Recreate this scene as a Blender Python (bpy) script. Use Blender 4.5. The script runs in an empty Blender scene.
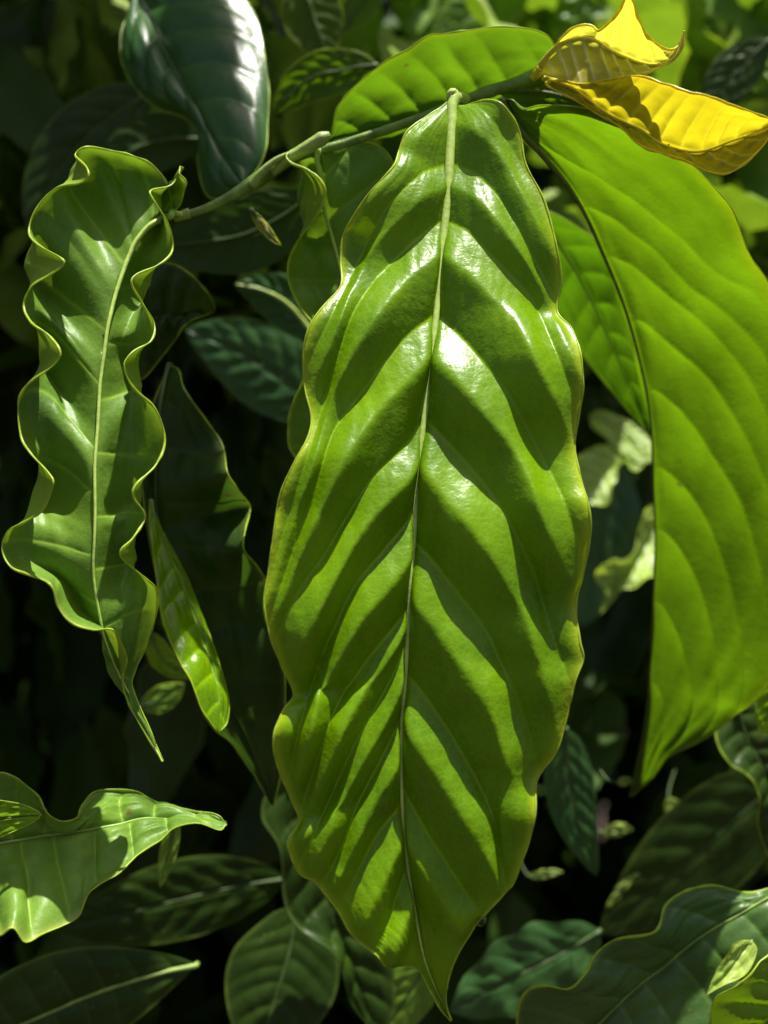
import bpy, math, random
import numpy as np
from mathutils import Vector, Matrix
random.seed(7); rng = np.random.default_rng(11)
S = bpy.context.scene
COL = S.collection
F = 1100.0                       # focal length in pixels of a 768x1024 frame
def at(x, y, d):                 # image direction + distance from the camera -> point in metres
    return np.array([(x-384.0)/F*d, d, (512.0-y)/F*d])

# ------------------------------------------------------------------ render / camera / light
S.render.engine = 'CYCLES'
S.render.resolution_x = 768; S.render.resolution_y = 1024
S.view_settings.view_transform = 'Standard'
S.view_settings.look = 'None'
S.view_settings.exposure = EXPO = 0.93
S.view_settings.gamma = 1.0
S.cycles.max_bounces = 8
S.cycles.transmission_bounces = 6
S.cycles.diffuse_bounces = 4
cam = bpy.data.cameras.new('camera'); camo = bpy.data.objects.new('camera', cam); COL.objects.link(camo)
camo.location = (0, 0, 0); camo.rotation_euler = (math.radians(90), 0, 0)
cam.sensor_fit = 'VERTICAL'; cam.sensor_height = 24.0; cam.sensor_width = 18.0
cam.lens = F/1024*24.0
cam.clip_start = 0.01; cam.clip_end = 2000
cam.dof.use_dof = True; cam.dof.focus_distance = 0.298; cam.dof.aperture_fstop = 5.8
S.camera = camo

sun_to = Vector((0.14, -0.07, 1.0)).normalized()
el = math.asin(sun_to.z); az = math.atan2(sun_to.x, sun_to.y)
sl = bpy.data.lights.new('sun', 'SUN'); slo = bpy.data.objects.new('sun', sl); COL.objects.link(slo)
sl.energy = 4.6; sl.angle = math.radians(0.5); sl.color = (1.0, 0.955, 0.87)
slo.rotation_euler = (-sun_to).to_track_quat('-Z', 'Y').to_euler(); slo.location = (0, 0, 3)
W = bpy.data.worlds.new('World'); S.world = W; W.use_nodes = True
nt = W.node_tree; nt.nodes.clear()
sky = nt.nodes.new('ShaderNodeTexSky'); sky.sky_type = 'NISHITA'; sky.sun_disc = False
sky.sun_elevation = el; sky.sun_rotation = az; sky.dust_density = 4.0; sky.ozone_density = 0.4
bg = nt.nodes.new('ShaderNodeBackground'); bg.inputs['Strength'].default_value = 0.05
wo = nt.nodes.new('ShaderNodeOutputWorld')
nt.links.new(sky.outputs[0], bg.inputs[0]); nt.links.new(bg.outputs[0], wo.inputs[0])

# ------------------------------------------------------------------ materials
def rgba(c): return (c[0], c[1], c[2], 1.0)
def leaf_mat(name, up, under, trans, rough=0.34, tmix=0.45, vein=None, bump=0.5, edge=None, spec=0.5, under_rough=0.6, pucker=0.35, vstr=0.55, tv=0.35):
    m = bpy.data.materials.new(name); m.use_nodes = True
    t = m.node_tree; N = t.nodes; L = t.links; N.clear()
    def n(k, **kw):
        q = N.new(k)
        for a, b in kw.items(): setattr(q, a, b)
        return q
    def math_(op, a, b=None):
        q = n('ShaderNodeMath', operation=op)
        for i, v in enumerate((a, b)):
            if v is None: continue
            if isinstance(v, (int, float)): q.inputs[i].default_value = v
            else: L.new(v, q.inputs[i])
        return q.outputs[0]
    def mix(f, a, b):
        q = n('ShaderNodeMix', data_type='RGBA')
        if isinstance(f, (int, float)): q.inputs[0].default_value = f
        else: L.new(f, q.inputs[0])
        for i, v in ((6, a), (7, b)):
            if isinstance(v, tuple): q.inputs[i].default_value = rgba(v)
            else: L.new(v, q.inputs[i])
        return q.outputs[2]
    tc = n('ShaderNodeTexCoord'); P = tc.outputs['Object']
    geo = n('ShaderNodeNewGeometry')
    def noise(sc, det=4, r=0.55):
        q = n('ShaderNodeTexNoise'); q.inputs['Scale'].default_value = sc; q.inputs['Detail'].default_value = det
        q.inputs['Roughness'].default_value = r; L.new(P, q.inputs['Vector']); return q.outputs['Fac']
    a_v = n('ShaderNodeAttribute', attribute_name='vein').outputs['Fac']
    a_e = n('ShaderNodeAttribute', attribute_name='edge').outputs['Fac']
    n1 = noise(38, 5); n2 = noise(320, 3); n3 = noise(1400, 2)
    cl = math_('MULTIPLY', math_('SUBTRACT', n1, 0.32), 2.6)
    q = n('ShaderNodeClamp'); L.new(cl, q.inputs[0]); blot = q.outputs[0]
    up2 = tuple(c*0.72 for c in up); up3 = (min(1, up[0]*1.45), up[1]*1.2, up[2]*1.1)
    cu = mix(blot, up2, up3)
    cd = mix(blot, tuple(c*0.85 for c in under), tuple(min(1, c*1.12) for c in under))
    tr = mix(blot, tuple(c*0.70 for c in trans), tuple(min(1, c*1.15) for c in trans))
    ved = n('ShaderNodeTexVoronoi', feature='DISTANCE_TO_EDGE'); ved.inputs['Scale'].default_value = 520
    # fine reticulation of tertiary veins
    wob = n('ShaderNodeVectorMath', operation='MULTIPLY_ADD')
    nn = n('ShaderNodeTexNoise'); nn.inputs['Scale'].default_value = 260; L.new(P, nn.inputs['Vector'])
    L.new(nn.outputs['Color'], wob.inputs[0]); wob.inputs[1].default_value = (.0022,)*3; L.new(P, wob.inputs[2])
    L.new(wob.outputs[0], ved.inputs['Vector'])
    net = n('ShaderNodeMapRange'); net.inputs['From Max'].default_value = 0.16; L.new(ved.outputs['Distance'], net.inputs[0])
    netv = net.outputs[0]
    tr = mix(math_('MULTIPLY', math_('SUBTRACT', 1.0, netv), 0.10), tr, tuple(c*0.55 for c in trans))
    vc = vein or (up[0]*2.2+.02, up[1]*1.7+.02, up[2]*1.6)
    cu = mix(math_('MULTIPLY', a_v, vstr), cu, vc)
    cd = mix(math_('MULTIPLY', a_v, vstr*.9), cd, vein or tuple(min(1, c*1.5) for c in under))
    cu = mix(math_('MULTIPLY', math_('SUBTRACT', 1.0, netv), 0.16), cu, vc)
    spk = n('ShaderNodeTexVoronoi'); spk.inputs['Scale'].default_value = 170; L.new(P, spk.inputs['Vector'])
    dot = n('ShaderNodeMapRange'); dot.inputs['From Min'].default_value = 0.05; dot.inputs['From Max'].default_value = 0.075; dot.inputs['To Min'].default_value = 0.7; dot.inputs['To Max'].default_value = 0.0
    L.new(spk.outputs['Distance'], dot.inputs[0]); cu = mix(dot.outputs[0], cu, (0.22, 0.20, 0.07))
    sp2 = n('ShaderNodeTexVoronoi'); sp2.inputs['Scale'].default_value = 42; L.new(wob.outputs[0], sp2.inputs['Vector'])
    dt2 = n('ShaderNodeMapRange'); dt2.inputs['From Min'].default_value = 0.03; dt2.inputs['From Max'].default_value = 0.06; dt2.inputs['To Min'].default_value = 0.8; dt2.inputs['To Max'].default_value = 0.0
    L.new(sp2.outputs['Distance'], dt2.inputs[0]); cu = mix(dt2.outputs[0], cu, (0.16, 0.10, 0.03)); tr = mix(dt2.outputs[0], tr, (0.10, 0.06, 0.01))
    tr = mix(math_('MULTIPLY', a_v, tv), tr, tuple(c*0.6 for c in trans) if tv > 0.05 else tuple(min(1, c*1.3+.05) for c in trans))
    ec = edge or (up[0]*3.0+.05, up[1]*2.0+.04, up[2]*1.0)
    e1 = n('ShaderNodeMapRange'); e1.inputs['From Min'].default_value = 0.90; e1.inputs['From Max'].default_value = 1.0
    L.new(a_e, e1.inputs[0]); e1s = math_('MULTIPLY', math_('POWER', e1.outputs[0], 2.0), 0.75)
    cu = mix(e1s, cu, ec)
    tr = mix(e1s, tr, (min(1, trans[0]*1.7), min(1, trans[1]*1.15), trans[2]))
    h = math_('ADD', math_('MULTIPLY', n2, 0.8), math_('MULTIPLY', netv, 0.07))
    h = math_('ADD', h, math_('MULTIPLY', n3, 0.04))
    n4 = noise(135, 3, .6)                              # puckers between the veins
    h = math_('ADD', h, math_('MULTIPLY', n4, 3.2*pucker))
    h = math_('ADD', h, math_('MULTIPLY', n1, 2.2))
    bp = n('ShaderNodeBump'); bp.inputs['Strength'].default_value = bump*.7; bp.inputs['Distance'].default_value = 0.0005
    L.new(h, bp.inputs['Height'])
    pu = n('ShaderNodeBsdfPrincipled'); pu.inputs['Roughness'].default_value = rough; pu.inputs['IOR'].default_value = 1.45
    pu.inputs['Specular IOR Level'].default_value = spec
    rr = math_('ADD', math_('MULTIPLY', n2, 0.16), rough-0.08); L.new(rr, pu.inputs['Roughness'])
    L.new(cu, pu.inputs['Base Color']); L.new(bp.outputs[0], pu.inputs['Normal'])
    pd = n('ShaderNodeBsdfPrincipled'); pd.inputs['Roughness'].default_value = under_rough
    pd.inputs['Specular IOR Level'].default_value = 0.25
    L.new(cd, pd.inputs['Base Color']); L.new(bp.outputs[0], pd.inputs['Normal'])
    side = n('ShaderNodeMixShader'); L.new(geo.outputs['Backfacing'], side.inputs[0])
    L.new(pu.outputs[0], side.inputs[1]); L.new(pd.outputs[0], side.inputs[2])
    tb = n('ShaderNodeBsdfTranslucent'); L.new(tr, tb.inputs['Color']); L.new(bp.outputs[0], tb.inputs['Normal'])
    mx = n('ShaderNodeMixShader'); mx.inputs[0].default_value = tmix
    L.new(side.outputs[0], mx.inputs[1]); L.new(tb.outputs[0], mx.inputs[2])
    o = n('ShaderNodeOutputMaterial'); L.new(mx.outputs[0], o.inputs[0])
    return m
def plain_mat(name, c, rough=0.5, var=0.25, scale=300, bump=0.3, tmix=0.0, c2=None):
    m = bpy.data.materials.new(name); m.use_nodes = True
    t = m.node_tree; N = t.nodes; L = t.links
    b = N['Principled BSDF']; b.inputs['Roughness'].default_value = rough
    tc = N.new('ShaderNodeTexCoord'); nz = N.new('ShaderNodeTexNoise'); nz.inputs['Scale'].default_value = scale; nz.inputs['Detail'].default_value = 5
    L.new(tc.outputs['Object'], nz.inputs['Vector'])
    r = N.new('ShaderNodeValToRGB')
    r.color_ramp.elements[0].position = 0.3; r.color_ramp.elements[1].position = 0.7
    r.color_ramp.elements[0].color = rgba(tuple(q*(1-var) for q in c)); r.color_ramp.elements[1].color = rgba(c2 or tuple(min(1, q*(1+var)) for q in c))
    L.new(nz.outputs['Fac'], r.inputs[0]); L.new(r.outputs[0], b.inputs['Base Color'])
    bp = N.new('ShaderNodeBump'); bp.inputs['Strength'].default_value = bump; bp.inputs['Distance'].default_value = 0.0006
    L.new(nz.outputs['Fac'], bp.inputs['Height']); L.new(bp.outputs[0], b.inputs['Normal'])
    if tmix:
        tb = N.new('ShaderNodeBsdfTranslucent'); L.new(r.outputs[0], tb.inputs[0])
        mx = N.new('ShaderNodeMixShader'); mx.inputs[0].default_value = tmix
        L.new(b.outputs[0], mx.inputs[1]); L.new(tb.outputs[0], mx.inputs[2])
        L.new(mx.outputs[0], N['Material Output'].inputs[0])
    return m
M = {}
M['hero'] = leaf_mat('glossy_leaf', (0.122, 0.285, 0.001), (0.18, 0.32, 0.02), (0.27, 0.50, 0.001), rough=0.33, tmix=0.20, vstr=.85, bump=.6, spec=.38, pucker=.5, edge=(0.50, 0.60, 0.02))
M['mature'] = leaf_mat('mature_leaf', (0.130, 0.285, 0.034), (0.24, 0.36, 0.04), (0.30, 0.52, 0.02), rough=0.42, tmix=0.26, spec=.33, vstr=.85, edge=(0.42, 0.46, 0.10))
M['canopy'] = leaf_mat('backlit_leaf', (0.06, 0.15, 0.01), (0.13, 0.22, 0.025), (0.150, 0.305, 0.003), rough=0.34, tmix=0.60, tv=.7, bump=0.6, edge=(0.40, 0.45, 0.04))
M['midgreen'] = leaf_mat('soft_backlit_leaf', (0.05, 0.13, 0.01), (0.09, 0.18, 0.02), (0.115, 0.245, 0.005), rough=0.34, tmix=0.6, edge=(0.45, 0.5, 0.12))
M['mid'] = leaf_mat('shaded_leaf', (0.055, 0.135, 0.030), (0.08, 0.15, 0.04), (0.12, 0.26, 0.03), rough=0.36, tmix=0.2, edge=(0.22, 0.32, 0.06))  # shaded copy of the leaf green, the shade put into its colour
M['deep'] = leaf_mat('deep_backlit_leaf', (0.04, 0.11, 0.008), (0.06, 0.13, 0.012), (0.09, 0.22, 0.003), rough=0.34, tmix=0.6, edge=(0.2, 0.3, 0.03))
M['pale'] = leaf_mat('pale_sunlit_leaf', (0.30, 0.50, 0.10), (0.4, 0.55, 0.14), (0.45, 0.62, 0.06), rough=0.35, tmix=0.35)  # lit copy of the leaf green, sunlight put into its colour
M['dark'] = leaf_mat('dark_leaf', (0.022, 0.056, 0.007), (0.040, 0.085, 0.012), (0.09, 0.20, 0.015), spec=.3, rough=0.38, tmix=0.25, edge=(0.16, 0.24, 0.04))  # tone darkened to carry the deep shade inside the shrub
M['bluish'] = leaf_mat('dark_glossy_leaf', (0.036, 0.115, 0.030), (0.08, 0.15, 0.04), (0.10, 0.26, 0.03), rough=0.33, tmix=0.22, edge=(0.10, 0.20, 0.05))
M['young'] = leaf_mat('young_yellow_leaf', (0.50, 0.50, 0.05), (0.60, 0.58, 0.10), (0.78, 0.76, 0.05), rough=0.3, tmix=0.62, vstr=1.0, tv=.04, vein=(0.95, 0.95, 0.6), edge=(0.85, 0.75, 0.05))
M['amber'] = leaf_mat('amber_young_leaf', (0.44, 0.42, 0.02), (0.54, 0.50, 0.03), (0.60, 0.52, 0.010), rough=0.25, tmix=0.62, vstr=1.0, tv=.04, vein=(0.9, 0.85, 0.25), edge=(0.7, 0.6, 0.04))
M['rib'] = plain_mat('pale_rib', (0.46, 0.62, 0.14), 0.38, 0.15, 500, 0.2)
M['rib_green'] = plain_mat('green_rib', (0.26, 0.38, 0.08), 0.45, 0.15, 500, 0.2)
M['rib_dark'] = plain_mat('brownish_rib', (0.10, 0.13, 0.03), 0.5, 0.2, 500, 0.3)
M['rib_bg'] = plain_mat('dull_rib', (0.07, 0.12, 0.03), 0.5, 0.2, 500, 0.3)
M['rib_yellow'] = plain_mat('yellow_rib', (0.62, 0.58, 0.08), 0.35, 0.1, 500, 0.2)
M['rim'] = plain_mat('leaf_rim', (0.46, 0.62, 0.05), 0.35, 0.2, 400, 0.2, 0.4)
M['rim_yellow'] = plain_mat('yellow_rim', (0.80, 0.72, 0.05), 0.35, 0.15, 400, 0.2, 0.4)
M['rim_bg'] = plain_mat('dull_rim', (0.05, 0.10, 0.02), 0.45, 0.25, 400, 0.2, 0.3)
M['twig'] = plain_mat('green_twig', (0.10, 0.19, 0.03), 0.42, 0.35, 210, 1.0, c2=(0.22, 0.36, 0.05))
M['knob'] = plain_mat('pale_twig_node', (0.26, 0.38, 0.08), 0.5, 0.25, 300, 0.6)
M['bark'] = plain_mat('bark', (0.022, 0.034, 0.010), 0.85, 0.4, 60, 1.0)
M['soil'] = plain_mat('soil', (0.045, 0.032, 0.02), 0.95, 0.5, 18, 1.0)
dm = bpy.data.materials.new('water'); dm.use_nodes = True
b = dm.node_tree.nodes['Principled BSDF']; b.inputs['Transmission Weight'].default_value = 1; b.inputs['IOR'].default_value = 1.33; b.inputs['Roughness'].default_value = 0.03
M['water'] = dm

# ------------------------------------------------------------------ geometry helpers
def mesh_obj(name, verts, faces, mat, parent=None, attrs=None, origin=None):
    verts = np.asarray(verts, float)
    if origin is not None: verts = verts-np.asarray(origin)
    me = bpy.data.meshes.new(name)
    me.vertices.add(len(verts)); me.vertices.foreach_set('co', verts.astype(np.float32).ravel())
    faces = np.asarray(faces); k = faces.shape[1]
    me.loops.add(faces.size); me.loops.foreach_set('vertex_index', faces.astype(np.int32).ravel())
    me.polygons.add(len(faces)); me.polygons.foreach_set('loop_start', np.arange(0, faces.size, k, dtype=np.int32))
    me.polygons.foreach_set('use_smooth', np.ones(len(faces), dtype=bool))
    me.update(calc_edges=True); me.validate()
    for a, v in (attrs or {}).items():
        at_ = me.attributes.new(a, 'FLOAT', 'POINT'); at_.data.foreach_set('value', np.asarray(v, np.float32).ravel())
    me.materials.append(mat)
    o = bpy.data.objects.new(name, me); COL.objects.link(o)
    if parent is not None: o.parent = parent
    return o
def catmull(P, n=14):
    P = np.asarray(P, float)
    Q = np.vstack([2*P[0]-P[1], P, 2*P[-1]-P[-2]]); out = []
    for i in range(1, len(Q)-2):
        a, b, c, d = Q[i-1], Q[i], Q[i+1], Q[i+2]
        for t in np.linspace(0, 1, n, endpoint=False):
            out.append(0.5*((2*b)+(-a+c)*t+(2*a-5*b+4*c-d)*t*t+(-a+3*b-3*c+d)*t**3))
    out.append(P[-1]); return np.array(out)
def resample(P, nu, smooth=True):
    D = catmull(P); X = D[:, :2].copy()
    if smooth:
        w = max(3, len(X)//12)
        for _ in range(3):
            pad = np.vstack([np.repeat(X[:1], w, 0), X, np.repeat(X[-1:], w, 0)])
            X = np.stack([np.convolve(pad[:, k], np.ones(2*w+1)/(2*w+1), 'valid') for k in range(2)], 1)
            X[0] = D[0, :2]; X[-1] = D[-1, :2]
    s = np.concatenate([[0], np.cumsum(np.linalg.norm(np.diff(X, axis=0), axis=1)+1e-6)]); s /= s[-1]
    u = np.linspace(0, 1, nu)
    return np.stack([np.interp(u, s, D[:, k]) for k in range(D.shape[1])], 1)
def tip_out(mid, y0, k): return [(x, y, d-k*(y-y0)/1000.0) for x, y, d in mid]   # lets the leaf swing towards the viewer as it hangs
def pad3(P): return [tuple(p) if len(p) > 2 else (p[0], p[1], 0.0) for p in P]
def grid_faces(nu, nv, flip=False):
    i, j = np.meshgrid(np.arange(nu-1), np.arange(nv-1), indexing='ij')
    a = (i*nv+j).ravel(); f = np.stack([a, a+1, a+nv+1, a+nv], 1)
    return f[:, ::-1] if flip else f
def tube(path, rad, nseg=8, squash=None):
    path = np.asarray(path, float); n = len(path); rad = np.broadcast_to(rad, (n,))
    T = np.gradient(path, axis=0); T /= np.linalg.norm(T, axis=1)[:, None]+1e-12
    ref = np.array([0.0, -1.0, 0.0]); V = []
    for i in range(n):
        a = np.cross(T[i], ref)
        if np.linalg.norm(a) < 0.1: a = np.cross(T[i], [1.0, 0, 0])
        a /= np.linalg.norm(a); b_ = np.cross(a, T[i])
        if i and np.dot(a, pa) < 0: a = -a; b_ = -b_
        pa = a
        for k in range(nseg):
            th = 2*math.pi*k/nseg; V.append(path[i]+rad[i]*(a*math.cos(th)+b_*math.sin(th)))
    V = np.array(V); Fc = []
    for i in range(n-1):
        for k in range(nseg):
            k2 = (k+1) % nseg; Fc.append((i*nseg+k, i*nseg+k2, (i+1)*nseg+k2, (i+1)*nseg+k))
    c0 = len(V); V = np.vstack([V, path[:1], path[-1:]])
    for k in range(nseg):
        k2 = (k+1) % nseg
        Fc.append((c0, k2, k, c0)); Fc.append((c0+1, (n-1)*nseg+k, (n-1)*nseg+k2, c0+1))
    return V, Fc
def tube_obj(name, path, rad, mat, parent=None, nseg=8, origin=None):
    V, Fc = tube(path, rad, nseg)
    quads = [f for f in Fc if len(set(f)) == 4]; tris = [tuple(dict.fromkeys(f)) for f in Fc if len(set(f)) == 3]
    me = bpy.data.meshes.new(name)
    if origin is not None: V = V-np.asarray(origin)
    me.from_pydata(V.tolist(), [], quads+tris); me.update()
    me.polygons.foreach_set('use_smooth', [True]*len(me.polygons)); me.materials.append(mat)
    o = bpy.data.objects.new(name, me); COL.objects.link(o)
    if parent is not None: o.parent = parent
    return o
def fbm(U, V, seed, f=1.0):
    r = np.random.default_rng(seed); o = 0
    for k in range(7):
        fu, fv = r.uniform(.6, 2.4, 2)*f*(1+k*.35); ph = r.uniform(0, 6.28, 2)
        o = o+np.sin(fu*U*6.28+ph[0]+1.3*np.sin(fv*V*3.1+ph[1]))*np.cos(fv*V*3.1+ph[1])/(1+k*.5)
    return o/2.2

LABELS = {}
def leaf(label, mid, L, R, mat='mature', rib='rib_green', rim='rim', up=True, nu=140, nv=41,
         cup=0.0, pillow=0.0015, nveins=9, slope=0.16, veinsL=None, veinsR=None, tL=0.0, tR=0.0,
         crestL=None, crestR=None, bumpy=0.0006, ribw=(1.0, 0.35), petiole=None, seed=None, name='leaf',
         group=None, cat='leaf', rimw=0.00028, fine=0.0, curlz=0.0, sag=0.0, parts=True, pexp=0.75, crisp=False):
    """blade lofted between a traced margin and midrib; every control point has its own distance"""
    seed = seed if seed is not None else abs(hash(label)) % 9999
    seed = sum(ord(c)*(i+1) for i, c in enumerate(label)) % 9973
    mid = [tuple(m) for m in mid]; b0, b1 = mid[0], mid[-1]
    Mr = resample(mid, nu)                               # x, y, depth
    def edge(P):
        P = pad3(P); P = [(b0[0], b0[1], 0.0)]+P+[(b1[0], b1[1], 0.0)]; return resample(P, nu)
    U1 = np.linspace(0, 1, nu)
    env = np.sin(np.pi*np.clip(U1, 0, 1))**0.6
    Le, Re = edge(L), edge(R)
    Cl = edge(crestL) if crestL else None; Cr = edge(crestR) if crestR else None
    M3 = np.array([at(*m) for m in Mr])
    def side(E, C, t):
        dd = Mr[:, 2]+E[:, 2]-cup*env+t*env
        E3 = np.array([at(E[i, 0], E[i, 1], dd[i]) for i in range(nu)])
        if C is None:
            return E3, None
        dc = Mr[:, 2]+C[:, 2]-cup*env*.6+t*env*.8
        return E3, np.array([at(C[i, 0], C[i, 1], dc[i]) for i in range(nu)])
    vs = np.linspace(-1, 1, nv)
    G = np.zeros((nu, nv, 3))
    for sgn, E, C, t in ((-1, Le, Cl, tL), (1, Re, Cr, tR)):
        E3, C3 = side(E, C, t)
        for j, v in enumerate(vs):
            if v*sgn < 0 or (v == 0 and sgn > 0): continue
            a = abs(v)
            if C3 is None:
                p = M3*(1-a)+E3*a
                p[:, 1] += sag*env*4*a*(1-a)             # cross-section bow (positive = away from the camera)
            else:
                t0 = .72
                l0 = (a-t0)*(a-1)/(t0); l1 = a*(a-1)/(t0*(t0-1)); l2 = a*(a-t0)/(1-t0)
                p = M3*l0+C3*l1+E3*l2
            G[:, j] = p
    du = np.gradient(G, axis=0); dv = np.gradient(G, axis=1)
    Nn = np.cross(du, dv); Nn /= np.linalg.norm(Nn, axis=2)[..., None]+1e-12
    # adaxial (upper) normal: towards the camera when up else away from it
    cdir = -G/np.linalg.norm(G, axis=2)[..., None]
    c = nv//2; avg = np.sum((Nn*cdir)[nu//4:3*nu//4, c-nv//5:c+nv//5+1])
    sg = (1 if avg > 0 else -1)*(1 if up else -1)
    Nn = Nn*sg
    UU, VV = np.meshgrid(U1, vs, indexing='ij')
    # veins ----------------------------------------------------------
    vein = np.zeros((nu, nv)); H = np.zeros((nu, nv))
    length = np.sum(np.linalg.norm(np.diff(M3, axis=0), axis=1))
    GX = G[..., 0]/G[..., 1]*F+384; GY = 512-G[..., 2]/G[..., 1]*F
    for sgn, vp in ((-1, veinsL), (1, veinsR)):
        js = [j for j in range(nv) if vs[j]*sgn >= -1e-9]
        if vp:                                             # traced side veins: straight in the plane of the leaf
            js_ = np.array(js); X = GX[:, js_]; Y = GY[:, js_]; Ys = []
            for pl in vp:
                pl = np.array(pl, float); o_ = np.argsort(pl[:, 0]*sgn); xs = pl[o_, 0]*sgn; ys = pl[o_, 1]
                D = catmull(np.stack([xs, ys], 1), 8); xs, ys = D[:, 0], D[:, 1]
                xs = np.maximum.accumulate(xs+np.arange(len(xs))*1e-6)
                q = X*sgn; yy = np.interp(q, xs, ys)
                s1 = (ys[-1]-ys[-6])/max(xs[-1]-xs[-6], .5); s1 = min(max(s1, 1.0), 4.0)
                s0 = (ys[5]-ys[0])/max(xs[5]-xs[0], .5)
                yy = yy+np.where(q > xs[-1], (q-xs[-1])*s1, 0)-np.where(q < xs[0], (xs[0]-q)*s0, 0)
                Ys.append(yy)
            Ys = np.maximum.accumulate(np.array(Ys)+np.arange(len(Ys))[:, None, None]*.5, axis=0)
            first = Ys[:1]-70; last = Ys[-1:]+90; Ya = np.concatenate([first, Ys, last])
            k = np.clip((Y[None] > Ya).sum(0)-1, 0, len(Ya)-2)
            lo = np.take_along_axis(Ya, k[None], 0)[0]; hi = np.take_along_axis(Ya, k[None]+1, 0)[0]
            w_ = np.maximum(hi-lo, 4.0); p = np.clip((Y-lo)/w_, 0, 1)
            a = np.abs(vs[js_])[None, :]
            win = (1-np.exp(-(a/.03)**1.1))*(1-np.clip((a-.70)/.30, 0, 1)**1.3*.9)*np.clip(np.sin(np.pi*U1), 0, 1)[:, None]**.4
            pc = .43; tri = np.where(p < pc, p/pc, (1-p)/(1-pc)); prof = np.maximum(1-np.sqrt((1-tri)**2+.015)+.007, 0)
            Hs = pillow*np.clip(w_/95., .15, 1.15)*prof*win
            H[:, js_] = np.maximum(H[:, js_], Hs)
            dst = np.min(np.abs(Y[None]-Ys), axis=0)*.30/F*.75
            vein[:, js_] = np.exp(-(dst/0.0004)**2)*(1-.5*a)
            continue
        tracks = []
        if True:
            r = np.random.default_rng(seed+(sgn > 0)); al = np.abs(vs[js])
            for k in range(nveins):
                u0 = (k+.55+.25*(sgn > 0)+r.uniform(-.12, .12))/(nveins+.6)
                tracks.append(u0+slope*(al**1.35)*(1-.4*u0)-.02*al)
        Tk = np.sort(np.array(tracks), axis=0)
        for q, j in enumerate(js):
            tk = np.concatenate([[-.08], Tk[:, q], [1.08]])
            k = np.clip(np.searchsorted(tk, U1)-1, 0, len(tk)-2)
            w_ = np.maximum(tk[k+1]-tk[k], .02); p = np.clip((U1-tk[k])/w_, 0, 1)
            a = abs(vs[j])
            win = (1-np.exp(-(a/.06)**1.2))*(1-np.clip((a-.58)/.40, 0, 1)**1.2*0.85)*np.clip(np.sin(np.pi*U1), 0, 1)**.5
            prof = np.sin(np.pi*(p**0.8))**pexp
            H[:, j] = np.maximum(H[:, j], 0)+pillow*np.clip(w_/.11, .3, 1.3)*prof*win
            dst = np.min(np.abs(U1[:, None]-Tk[:, q][None, :]), axis=1)*length
            vein[:, j] = np.exp(-(dst/0.0005)**2)*(1-.5*a)
    H += bumpy*fbm(UU, VV, seed)*env[:, None]
    H += fine*fbm(UU*3.3, VV*2.1, seed+5)*env[:, None]
    H -= 0.0006*np.exp(-(VV/.035)**2)
    H += curlz*np.abs(VV)**3*np.sin(UU*6.28*5+seed+VV)*env[:, None]
    G = G+Nn*H[..., None]
    # the base of the thing
    org = at(b0[0], b0[1], b0[2])
    if parts:
        root = bpy.data.objects.new(name, None); root.empty_display_size = .01; COL.objects.link(root); root.location = org.tolist()
    # faces wound so that the geometric normal is the adaxial one
    f = grid_faces(nu, nv, flip=False)
    fn = np.cross(G[1:, :-1]-G[:-1, :-1], G[:-1, 1:]-G[:-1, :-1])  # du x dv
    Fv = G.reshape(-1, 3)
    p0, p1, p2 = Fv[f[len(f)//2]][:3]; tn = np.cross(p1-p0, p2-p0)
    if np.dot(tn, Nn.reshape(-1, 3)[f[len(f)//2][0]]) < 0: f = f[:, ::-1]
    attrs = {'vein': vein, 'edge': np.abs(VV)}
    if not parts:
        o = mesh_obj(name, Fv, f, M[mat], None, attrs, org); o.location = org.tolist(); root = o
    else:
        mesh_obj('blade', Fv, f, M[mat], root, attrs, org)
        s = (-1 if not up else 1)
        c = nv//2; path = G[:, c]+Nn[:, c]*(0.0001 if up else -0.0002)
        rr = np.interp(U1, [0, .07, .2, .6, 1], [ribw[0], ribw[0]*.8, ribw[0]*.3+ribw[1]*.7, ribw[1], ribw[1]*.5])*.001
        path = path+Nn[:, c]*(rr*(.95 if up else -.35)+(.0012 if up else 0)*np.exp(-(U1/.08)**2))[:, None]
        path = path[:-2]; rr = rr[:-2]
        tube_obj('midrib', path[::2], rr[::2], M[rib], root, 8, org)
        if rimw:
            E = np.vstack([G[:, 0], G[::-1, -1]])
            keep = [0]
            for i in range(1, len(E)):
                if np.linalg.norm(E[i]-E[keep[-1]]) > 0.0006: keep.append(i)
            er = np.random.default_rng(seed); kk = len(keep); wv = np.interp(np.arange(kk), np.linspace(0, kk, kk//4+2), er.uniform(.45, 1.15, kk//4+2)**1.3)
            tube_obj('rim', E[keep], rimw*wv, M[rim], root, 6, org)
        if petiole:
            P = catmull([at(*p) for p in petiole], 8); tube_obj('petiole', P, np.linspace(ribw[0]*.85, ribw[0]*.95, len(P))*.001, M[rib], root, 8, org)
    root['label'] = label; root['category'] = cat
    if group: root['group'] = group
    return root

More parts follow.
